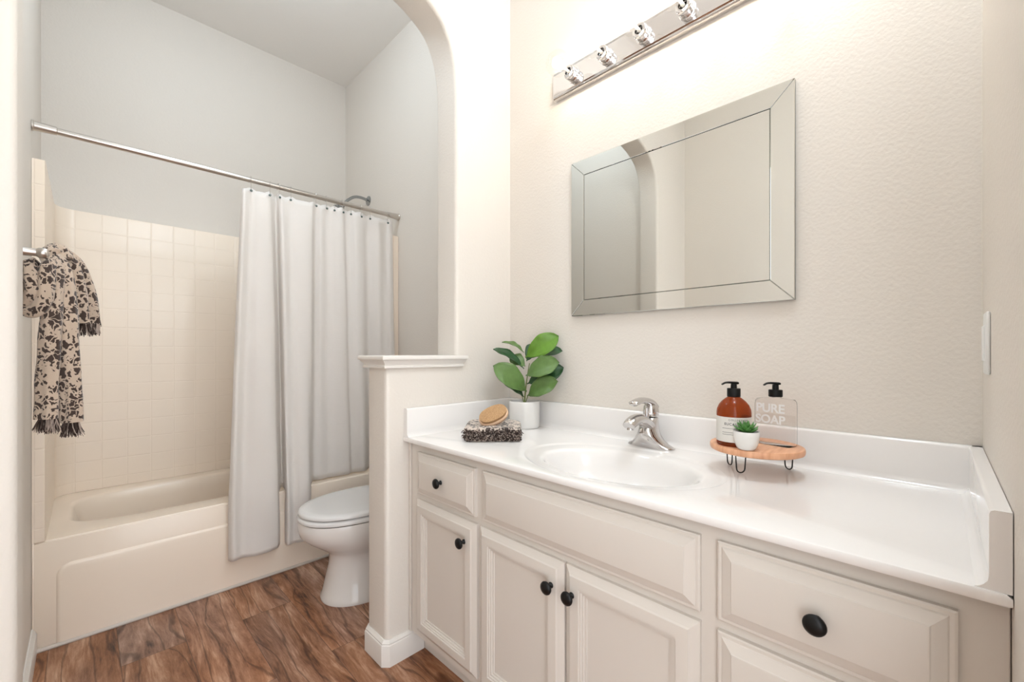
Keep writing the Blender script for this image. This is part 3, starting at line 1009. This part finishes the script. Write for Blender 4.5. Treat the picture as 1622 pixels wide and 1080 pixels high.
# back splash with a small cove at its foot
g = G()
prof = [(XW - .001, ZT - .001), (XW - .034, ZT - .0005), (XW - .030, ZT + .0012), (XW - .0245, ZT + .005), (XW - .021, ZT + .0105), (XW - .020, ZT + .018), (XW - .020, ZS - .006), (XW - .0185, ZS - .0015), (XW - .015, ZS), (XW - .001, ZS)]
g.loft([[(x, y0, z) for x, z in prof], [(x, y1, z) for x, z in prof]])
g.build('backsplash', M['counter'], ct, smooth=50)
for side, yw in ((-1, YP - .001), (1, YR + .001)):
    g = G()
    pf = [(0, ZT - .001), (.033, ZT - .0005), (.029, ZT + .0012), (.0245, ZT + .005), (.021, ZT + .0105), (.020, ZT + .018), (.020, ZS - .006), (.0185, ZS - .0015), (.015, ZS), (0, ZS)]
    g.loft([[(.818, yw + side * d, z) for d, z in pf], [(XW - .001, yw + side * d, z) for d, z in pf]])
    g.build('side_splash', M['counter'], ct, smooth=50)

# ================================================================== FAUCET
FX, FY = 1.292, .658
fa = thing('faucet', 'chrome single lever faucet at the back of the sink', 'faucet', (FX, FY, ZT))
def ov(cx_, cy_, ax, ay, z, n_=40, e=2.0):
    return [(cx_ + ax * math.copysign(abs(cos(2 * pi * i / n_)) ** (2 / e), cos(2 * pi * i / n_)), cy_ + ay * math.copysign(abs(sin(2 * pi * i / n_)) ** (2 / e), sin(2 * pi * i / n_)), z) for i in range(n_)]
g = G()
g.loft([ov(FX - .002, FY, .030, .078, ZT + .0005, e=2.3), ov(FX - .002, FY, .031, .079, ZT + .003, e=2.3), ov(FX - .003, FY, .030, .076, ZT + .007, e=2.2), ov(FX - .006, FY, .034, .062, ZT + .014),
        ov(FX - .010, FY, .037, .048, ZT + .026), ov(FX - .013, FY, .038, .037, ZT + .042), ov(FX - .014, FY, .037, .031, ZT + .058), ov(FX - .011, FY, .034, .028, ZT + .072), ov(FX - .005, FY, .028, .0255, ZT + .085), ov(FX, FY, .0235, .0235, ZT + .095), ov(FX, FY, .020, .020, ZT + .097)])
g.build('base', M['faucet_chrome'], fa, smooth=60)
g = G()
pts = catmull([(FX - .010, FY, ZT + .062), (FX - .036, FY, ZT + .080), (FX - .068, FY, ZT + .094), (FX - .100, FY, ZT + .097), (FX - .128, FY, ZT + .090), (FX - .142, FY, ZT + .082)], 5)
rr = [.024 - .007 * (i / (len(pts) - 1)) for i in range(len(pts))]; rr[-1] = .010
g.tube(pts, rr, 20, flat=(.84, 1.12))
g.tube([(FX - .128, FY, ZT + .088), (FX - .130, FY, ZT + .070)], [.011, .0105], 16)
g.build('spout', M['faucet_chrome'], fa, smooth=60)
g = G()
g.lathe([(.0235, .099), (.0245, .103), (.025, .115), (.0235, .128), (.018, .139), (.010, .145), (.003, .147)], (FX, FY, ZT), 32)
pts = catmull([(FX + .012, FY, ZT + .128), (FX - .008, FY, ZT + .143), (FX - .035, FY, ZT + .151), (FX - .070, FY, ZT + .154), (FX - .100, FY, ZT + .150), (FX - .117, FY, ZT + .146)], 5)
rr = [.021 - .006 * (i / (len(pts) - 1)) for i in range(len(pts))]; rr[-1] = .007; rr[-2] = .012
g.tube(pts, rr, 18, flat=(.55, 1.05))
g.build('lever', M['faucet_chrome'], fa, smooth=60)
G().tube([(FX - .027, FY, ZT + .128), (FX - .027, FY, ZT + .085)], [.006, .007], 12).build('lift_rod', M['faucet_chrome'], fa)

# ================================================================== MIRROR
XM = 1.345
mi = thing('wall_mirror', 'rectangular mirror with a mirrored border strip hanging above the faucet', 'mirror', (XM, .645, 1.243))
ym0, ym1, zm0, zm1 = .273, 1.017, 1.243, 1.838
bw = .059
G().box(XM + .003, XW - .001, ym0 + .001, ym1 - .001, zm0 + .001, zm1 - .001).build('backing', M['mirror_edge'], mi, smooth=None)
G().box(XM, XM + .0028, ym0 + bw + .001, ym1 - bw - .001, zm0 + bw + .001, zm1 - bw - .001, .0012, 1).build('mirror_pane', M['mirror'], mi, smooth=None)
def strip(p):
    """p: outer a, outer b, inner b, inner a in (y, z); a slim prism with chamfered edge"""
    cy_ = sum(q[0] for q in p) / 4; cz_ = sum(q[1] for q in p) / 4
    def ins(d):
        out = []
        for i in range(4):
            a, b_, c_ = Vector(p[i - 1]), Vector(p[i]), Vector(p[(i + 1) % 4])
            n1 = Vector((-(b_ - a).y, (b_ - a).x)).normalized(); n2 = Vector((-(c_ - b_).y, (c_ - b_).x)).normalized()
            cen = Vector((cy_, cz_))
            if n1.dot(cen - b_) < 0: n1 = -n1
            if n2.dot(cen - b_) < 0: n2 = -n2
            m = (n1 + n2); m.normalize()
            out.append(b_ + m * d / max(.2, m.dot(n1)))
        return out
    g = G()
    rings = []
    for d, x in ((.0004, XM + .0028), (.0004, XM + .0005), (.0018, XM - .0010)):
        rings.append([(x, q.x, q.y) for q in ins(d)])
    g.loft(rings)
    return g
O = [(ym1, zm0), (ym0, zm0), (ym0, zm1), (ym1, zm1)]
I = [(ym1 - bw, zm0 + bw), (ym0 + bw, zm0 + bw), (ym0 + bw, zm1 - bw), (ym1 - bw, zm1 - bw)]
for k in range(4):
    j = (k + 1) % 4
    strip([O[k], O[j], I[j], I[k]]).build('border_strip', M['mirror'], mi, smooth=None)

# ================================================================== VANITY LIGHT BAR
lb = thing('vanity_light_bar', 'chrome bar light with clear globe bulbs above the mirror', 'wall light', (XW, .63, 2.119))
g = G()
zb0, zb1 = 2.119, 2.224
prof = [(XW - .001, zb0), (XW - .020, zb0), (XW - .0235, zb0 + .004), (XW - .0215, zb0 + .010), (XW - .025, zb0 + .013), (XW - .025, zb1 - .013), (XW - .0215, zb1 - .010), (XW - .0235, zb1 - .004), (XW - .020, zb1), (XW - .001, zb1)]
g.loft([[(x, .168, z) for x, z in prof], [(x, 1.100, z) for x, z in prof]])
g.build('bar', M['chrome'], lb, smooth=20)
zs = (zb0 + zb1) / 2
for i in range(6):
    y = .998 - .1467 * i
    xs = XW - .025
    s_ = G().lathe([(.0275, 0), (.0275, .003), (.0245, .005), (.0240, .012), (.0250, .013), (.0250, .016), (.0240, .017), (.0240, .024), (.0250, .025), (.0250, .028), (.0235, .030), (.0225, .036), (.0195, .0372), (.0140, .0372)], (xs, y, zs), 32, '-x', cap1=False).build('socket', M['chrome'], lb, smooth=30)
    prof = [(.0135, .030), (.0140, .044), (.0175, .0515)] + [(.0445 * sin(radians(t)), .096 - .0445 * cos(radians(t))) for t in range(32, 180, 9)] + [(.0008, .1405)]
    bl = G().lathe(prof, (xs, y, zs), 32, '-x', cap0=False).build('bulb', M['bulb_glass'], lb, smooth=180)
    G().tube([(xs - .030, y, zs), (xs - .062, y, zs), (xs - .070, y, zs)], [.006, .0045, .003], 10).build('bulb_stem', M['ceramic_white'], bl)
    g = G(); g.lathe([(.001, 0), (.010, .004), (.0155, .012), (.0165, .020), (.0155, .028), (.010, .036), (.001, .040)], (xs - .070, y, zs), 20, '-x')
    g.build('filament', M['filament'], bl, smooth=180)
    lamp('bulb_light', 'POINT', (xs - .090, y, zs), BULB_W, BULB_COL, .018)

# ================================================================== SWITCH PLATE
sw = thing('light_switch', 'white light switch plate on the side wall at the right edge', 'light switch', (1.195, YR, 1.06))
G().box(1.158, 1.232, YR, YR + .006, 1.060, 1.176, .003, 2).build('plate', M['white_plastic'], sw)
G().box(1.178, 1.212, YR + .005, YR + .009, 1.085, 1.151, .001, 1).build('rocker', M['white_plastic'], sw)

# ================================================================== POTTED FIG
R_ = Vector((1, -1, 0)) / sqrt(2); D_ = Vector((1, 1, 0)) / sqrt(2); Z_ = Vector((0, 0, 1))
PX, PY = 1.268, 1.196
ZT_TOP = ZT
ZT = ZT + .0006      # things stand a hair above the marble
pl = thing('potted_fig', 'small fiddle leaf fig in a white cylinder pot in the counter corner', 'potted plant', (PX, PY, ZT))
pr = [(.058, 0), (.0605, .002), (.0615, .006), (.0625, .100), (.0625, .106), (.0615, .1075), (.0595, .1065), (.0590, .095)]
G().lathe(pr + [(.057, .085)], (PX, PY, ZT), 48, cap1=False).build('pot', M['ceramic_white'], pl, smooth=40)
G().lathe([(.0588, .094), (.04, .097), (.01, .099)], (PX, PY, ZT), 32).build('soil', M['soil'], pl)
P0 = Vector((PX, PY, ZT + .095))
def W_(r, d, z): return P0 + R_ * r + D_ * d + Z_ * z
stem_pts = catmull([W_(0, 0, 0), W_(.002, 0, .03), W_(.006, -.002, .07), W_(.012, -.002, .115), (W_(.020, 0, .165))], 5)
g = G(); g.tube(stem_pts, [.0035 - .0018 * i / (len(stem_pts) - 1) for i in range(len(stem_pts))], 8)
g.tube([W_(-.003, 0, .005), W_(-.012, 0, .04)], .0018, 6); g.tube([W_(.004, 0, .004), W_(.014, 0, .032)], .0018, 6)
g.build('stem', M['stem'], pl)
def leaf(base, tip, width, nrm, mat, cup=.12, bend=.10, parent=pl, name='leaf', peak=.58, thick=None):
    base, tip = Vector(base), Vector(tip)
    ax = tip - base; ln = ax.length; ax.normalize()
    nrm = Vector(nrm); nrm = (nrm - ax * nrm.dot(ax)).normalized()
    sd = ax.cross(nrm)
    NU, NV = 18, 8
    g = G()
    rows = []
    for i in range(NU + 1):
        t = i / NU
        if t < .06:
            w = .06 + .2 * t
        else:
            w = sin(pi * min(1, ((t - .03) / .97)) ** (math.log(.5) / math.log(peak))) ** .62 + .02
        w = max(w, .015) * width / 2
        cen = base + ax * ln * t + nrm * (sin(pi * t) * bend * ln)
        row = []
        for j in range(-NV // 2, NV // 2 + 1):
            q = j / (NV / 2)
            rip = .03 * width * sin(t * 18 + abs(q) * 3) * abs(q)
            vein = -.03 * width * (1 - min(1, abs(q) * 4))
            row.append(cen + sd * q * w + nrm * (cup * width * q * q * (w / (width / 2)) + rip + vein))
        rows.append(row)
    g.loft(rows, closed=False)
    o = g.link(name, mat, parent, smooth=180)
    s = o.modifiers.new('thickness', 'SOLIDIFY'); s.thickness = .0009; s.offset = 0
    return o
k_ = 1.74 / F_PX
def lp(u, v, d):
    dep = 1.742 + d
    q = P0 * 1.0
    r = (u - 811) / F_PX * dep
    return D_ * dep + R_ * r + Z_ * (1.1 - (v - 559) / F_PX * dep)
toward = -D_
LV = [((832, 566, -.00), (885, 532, -.05), .060, toward + Z_ * .25 - R_ * .25, 'leaf_light'),
      ((839, 567, .01), (891, 556, -.035), .044, Z_ * .8 + toward * .55, 'leaf_dark'),
      ((830, 558, .01), (795, 542, .035), .040, Z_ * 1.0 + toward * .02 + R_ * .25, 'leaf_mid'),
      ((830, 584, 0), (781, 553, -.01), .042, Z_ * .8 + toward * .28 + R_ * .5, 'leaf_dark'),
      ((834, 620, -.005), (781, 579, -.07), .066, toward * .9 + Z_ * .55 + R_ * .15, 'leaf_mid'),
      ((830, 629, .0), (792, 600, -.06), .040, Z_ * .6 + toward * .45 + R_ * .4, 'leaf_dark'),
      ((833, 595, -.01), (886, 574, -.08), .064, toward * .8 + Z_ * .6 - R_ * .15, 'leaf_mid'),
      ((835, 608, 0), (893, 582, -.045), .056, toward * .8 + Z_ * .35 - R_ * .2, 'leaf_dark'),
      ((835, 627, -.01), (884, 604, -.09), .060, toward * .8 + Z_ * .65 - R_ * .1, 'leaf_mid'),
      ((832, 580, .005), (808, 566, .02), .046, toward * .6 + Z_ * .8, 'leaf_mid'),
      ((834, 572, .005), (852, 545, .025), .045, toward * .5 + Z_ * .8, 'leaf_dark')]
for b_, t_, w, nn, m_ in LV:
    leaf(lp(*b_), lp(*t_), w * 1.38, Vector(nn) + toward * .25, M[m_], peak=.60)

# ================================================================== FOLDED TOWEL + BRUSH
TC = D_ * 1.545 + R_ * (-.0665)
ft = thing('folded_towel', 'folded patterned towel with dark fringed edge on the counter beside the plant', 'towel', (TC.x, TC.y, ZT))
def tl(r, d, z): return TC + R_ * r + D_ * d + Z_ * (ZT + z)
g = G()
NR = 44
for zz0, zz1, o_ in ((0.000, .0150, .000), (.0148, .0300, -.003), (.0298, .0470, -.001)):
    rings = []
    for d, zf in ((-.012, .5), (-.003, .15), (0, 0), (0.006, 0)):
        pass
    lay = []
    for (ins, z) in ((.010, zz0), (.003, zz0 + .002), (0, (zz0 + zz1) / 2), (.003, zz1 - .002), (.010, zz1), (.04, zz1 + .0006)):
        ring = []
        for (x, y, _z) in srect(0, 0, .100 - ins, .098 - ins, 72, 0, 7):
            ww = .0012 * sin(x * 90 + zz0 * 300) + .0010 * sin(y * 70 + x * 60)
            ring.append(tl(x, y + o_, z + (ww if z > .02 else 0)))
        lay.append(ring)
    g.loft(lay)
g.build('cloth', M['towel_folded'], ft, smooth=60)
gd, gl = G(), G()
for i in range(800):
    r = random.uniform(-.099, .099)
    z = random.uniform(.005, .040)
    p = tl(r, -.096, z)
    dn = (-D_ * random.uniform(.3, .9) + Z_ * random.uniform(-.7, .3) + R_ * random.uniform(-.35, .35))
    strand(gd if random.random() < .72 else gl, p, random.uniform(.008, .013) if z > .014 else .007, .5, .0016, dn.normalized(), ZT + .002)
tag(gd.link('fringe', M['fringe_dark'], ft), kind='stuff')
tag(gl.link('fringe', M['fringe_light'], ft), kind='stuff')

bc = D_ * 1.520 + R_ * (-.0650) + Z_ * .8765
br_ = thing('bath_brush', 'oval wooden brush with tan bristles lying on the folded towel', 'brush', bc)
la = (R_ * .90 + D_ * .20 + Z_ * .40).normalized()
nb = (-D_ * .70 + Z_ * .62 - R_ * .25); nb = (nb - la * nb.dot(la)).normalized()
wb = la.cross(nb)
def bo(a, b_, h, n_=48, e=2.3):
    out = []
    for i in range(n_):
        t = 2 * pi * i / n_
        out.append(bc + la * a * math.copysign(abs(cos(t)) ** (2 / e), cos(t)) + wb * b_ * 1.18 * math.copysign(abs(sin(t)) ** (2 / e), sin(t)) + nb * h)
    return out
G().loft([bo(.045, .021, -.016), bo(.051, .027, -.013), bo(.0545, .030, -.003), bo(.0545, .030, .002), bo(.052, .028, .004)]).build('wooden_back', M['brush_wood'], br_, smooth=60)
G().loft([bo(.049, .025, .003), bo(.0505, .0265, .012), bo(.0505, .0265, .017), bo(.046, .0225, .019), bo(.02, .01, .0195)]).build('bristles', M['bristle'], br_, smooth=60)

# ================================================================== TRAY STAND WITH BOTTLES
TX, TYY = 1.206, .330
ZY = .869
tr = thing('wooden_tray', 'round wooden tray on black hairpin legs by the backsplash', 'tray', (TX, TYY, ZT))
G().lathe([(.100, .0), (.104, .002), (.1055, .006), (.1055, .012), (.104, .0155), (.101, .0165)], (TX, TYY, .8525), 64).build('tray_board', M['tray'], tr, smooth=40)
def hairpin(cx_, cy_, ang, w=.013, lean=(0, 0)):
    pts = []
    ux, uy = cos(ang), sin(ang)
    zt_, zb_ = .8525, ZT + .0016
    for s_ in (-1, 1):
        pass
    pts.append((cx_ - ux * w * 1.5, cy_ - uy * w * 1.5, zt_ - .002))
    pts.append((cx_ - ux * w, cy_ - uy * w, zt_ - .004))
    pts.append((cx_ - ux * w * .9 + lean[0] * .5, cy_ - uy * w * .9 + lean[1] * .5, zt_ - .025))
    for k in range(9):
        a = pi + pi * k / 8
        pts.append((cx_ + ux * w * .8 * cos(a) + lean[0], cy_ + uy * w * .8 * cos(a) + lean[1], zb_ + .0105 + .0105 * sin(a)))
    pts.append((cx_ + ux * w * .9 + lean[0] * .5, cy_ + uy * w * .9 + lean[1] * .5, zt_ - .025))
    pts.append((cx_ + ux * w, cy_ + uy * w, zt_ - .004))
    pts.append((cx_ + ux * w * 1.5, cy_ + uy * w * 1.5, zt_ - .002))
    g = G(); g.tube(pts, .0016, 8)
    return g
for (lx, ly, an) in ((1.163, .352, radians(-45)), (1.285, .275, radians(60)), (1.225, .398, radians(50)), ):
    hairpin(lx, ly, an).build('hairpin_leg', M['black'], tr)

def pump(parent, x, y, z, rc, hc, ax, stem_h=.014, reach=.030, mat='black_plastic'):
    """collar, stem and nozzle; ax: direction of the nozzle"""
    g = G(); g.lathe([(rc * .97, 0), (rc, .001), (rc, hc - .001), (rc * .96, hc)], (x, y, z), 28)
    g.build('pump_collar', M[mat], parent, smooth=40)
    g = G(); g.lathe([(.0075, 0), (.0070, stem_h)], (x, y, z + hc), 18)
    a = Vector(ax).normalized()
    p = Vector((x, y, z + hc + stem_h))
    pts = catmull([p - a * .010 + Z_ * .002, p + Z_ * .003, p + a * reach * .5 + Z_ * .004, p + a * reach * .85 + Z_ * .003, p + a * reach * 1.12 - Z_ * .001], 4)
    g.tube(pts, [.0065] + [.007 - .0035 * i / (len(pts) - 2) for i in range(len(pts) - 1)], 12, flat=(.5, 1.0))
    g.build('pump_head', M[mat], parent, smooth=50)

nz = (-R_ * .97 - D_ * .1)
# amber bottle
AX, AY = 1.158, .3665
am = thing('amber_soap_bottle', 'amber pump bottle with white paper label on the tray', 'soap bottle', (AX, AY, ZY))
G().lathe([(.036, 0), (.0385, .002), (.0395, .006), (.0395, .082), (.0385, .090), (.034, .101), (.027, .110), (.019, .117), (.0145, .120), (.0140, .124)], (AX, AY, ZY), 48).build('bottle', M['amber'], am, smooth=50)
a0, a1 = radians(225 - 128), radians(225 + 128)
g = G()
rows = []
for z in (.0115, .0730):
    rows.append([(AX + .0398 * cos(a0 + (a1 - a0) * i / 48), AY + .0398 * sin(a0 + (a1 - a0) * i / 48), ZY + z) for i in range(49)])
g.loft(rows, closed=False)
lab = g.link('paper_label', M['label'], am, smooth=180)
pump(am, AX, AY, ZY + .121, .0155, .021, nz, .011, .028)

DG = None
def text_mesh(txt, size, extr=.0002, bold=0.0, spacing=1.0):
    c = bpy.data.curves.new('lettering', 'FONT')
    c.body = txt; c.size = size; c.extrude = extr; c.offset = bold; c.space_character = spacing
    c.align_x = 'CENTER'
    o = bpy.data.objects.new('lettering', c)
    COL.objects.link(o)
    dg = bpy.context.evaluated_depsgraph_get()
    me = bpy.data.meshes.new_from_object(o.evaluated_get(dg))
    bpy.data.objects.remove(o)
    bpy.data.curves.remove(c)
    return me

def wrap_text(txt, size, z, ang, r, parent, mat, bold=0.0, spacing=1.0):
    me = text_mesh(txt, size, .0001, bold, spacing)
    for v in me.vertices:
        a = ang + v.co.x / r
        rr_ = r + .0002 + v.co.z
        v.co = (AX + rr_ * cos(a), AY + rr_ * sin(a), z + v.co.y)
    me.transform(Matrix.Translation(-ORG[parent.name]))
    o = bpy.data.objects.new('lettering', me); COL.objects.link(o); o.parent = parent
    me.materials.clear(); me.materials.append(mat)
    return o
A_ = radians(225 + -12)
wrap_text('COLLECTION', .0062, ZY + .0645, A_, .0398, am, M['dark_ink'], .0, 1.25)
wrap_text('EUCALYPTUS +', .0085, ZY + .0535, A_, .0398, am, M['dark_ink'], .00012, 1.15)
g = G()
for zc in (.0450, .0350, .0300):
    rws = []
    for z in (zc, zc + .0009):
        rws.append([(AX + .0400 * cos(A_ - .95 + 1.9 * i / 30), AY + .0400 * sin(A_ - .95 + 1.9 * i / 30), ZY + z) for i in range(31)])
    g.loft(rws, closed=False)
g.link('printed_rule', M['dark_ink'], am, smooth=180)

# clear bottle: broad rounded slab
CX_, CY_ = 1.232, .292
cb = thing('clear_soap_bottle', 'clear rectangular pump bottle lettered PURE SOAP on the tray', 'soap bottle', (CX_, CY_, ZY))
wv = Vector((-.22, -.975, 0)).normalized(); nv = Vector((-.975, .22, 0)).normalized()
def slab(hw, hd, z, e=5.5, n_=64):
    out = []
    for i in range(n_):
        t = 2 * pi * i / n_
        p = Vector((CX_, CY_, ZY + z)) + wv * hw * math.copysign(abs(cos(t)) ** (2 / e), cos(t)) + nv * hd * math.copysign(abs(sin(t)) ** (2 / e), sin(t))
        out.append(p)
    return out
G().loft([slab(.040, .018, .0005), slab(.0435, .0215, .003), slab(.0445, .0225, .010), slab(.0445, .0225, .100), slab(.0435, .0215, .110), slab(.0400, .0185, .1155), slab(.020, .0130, .1175, 3), slab(.0125, .0125, .1185, 2), slab(.0125, .0125, .124, 2)]).build('bottle', M['clear_bottle'], cb, smooth=50)
G().loft([slab(.0395, .0178, .004), slab(.0415, .0195, .008), slab(.0415, .0195, .074), slab(.0410, .0190, .075)]).build('liquid', M['clear_liquid'], cb, smooth=50)
pump(cb, CX_, CY_, ZY + .121, .0155, .0175, nz, .013, .028)
for txt, zt_, sz in (('PURE', .0835, .0300), ('SOAP', .0560, .0290)):
    me = text_mesh(txt, sz, .0003, .0007, .98)
    for v in me.vertices:
        p = Vector((CX_, CY_, ZY + zt_)) + wv * (v.co.x - .002) + nv * (.0231 + v.co.z) + Z_ * v.co.y
        v.co = p - ORG[cb.name]
    o = bpy.data.objects.new('lettering', me); COL.objects.link(o); o.parent = cb
    me.materials.clear(); me.materials.append(M['white_ink'])

# small succulent
QX, QY = 1.120, .3265
su = thing('potted_succulent', 'tiny green succulent in a white bowl pot at the front of the tray', 'potted plant', (QX, QY, ZY))
G().lathe([(.012, 0), (.0175, .001), (.0215, .006), (.0260, .018), (.0282, .032), (.0285, .043), (.0278, .0445), (.0265, .0435), (.0262, .036)], (QX, QY, ZY), 40, cap1=False).build('pot', M['ceramic_white'], su, smooth=50)
G().lathe([(.0263, .038), (.012, .0395), (.002, .040)], (QX, QY, ZY), 24).build('soil', M['soil'], su)
for ring, (cnt, tilt, ln, w) in enumerate(((7, 22, .027, .0135), (7, 42, .027, .013), (5, 60, .026, .0115), (3, 78, .023, .009))):
    for k in range(cnt):
        a = 2 * pi * (k + .5 * ring) / cnt + random.uniform(-.12, .12)
        el = radians(tilt + random.uniform(-6, 6))
        d = Vector((cos(a) * cos(el), sin(a) * cos(el), sin(el)))
        b0 = Vector((QX, QY, ZY + .040)) + Vector((cos(a), sin(a), 0)) * .003
        sd = Vector((-sin(a), cos(a), 0)); up = d.cross(sd)
        g = G(); rings = []
        for t, ww, tt in ((0, .35, .25), (.25, .75, .34), (.55, 1.0, .36), (.8, .62, .26), (.95, .2, .12), (1, .04, .04)):
            c = b0 + d * ln * t + Z_ * (.006 * t * t)
            rings.append([c + sd * cos(2 * pi * i / 10) * w / 2 * ww + up * sin(2 * pi * i / 10) * w / 2 * tt for i in range(10)])
        g.loft(rings)
        g.build('leaf', M['succulent'], su, smooth=70)
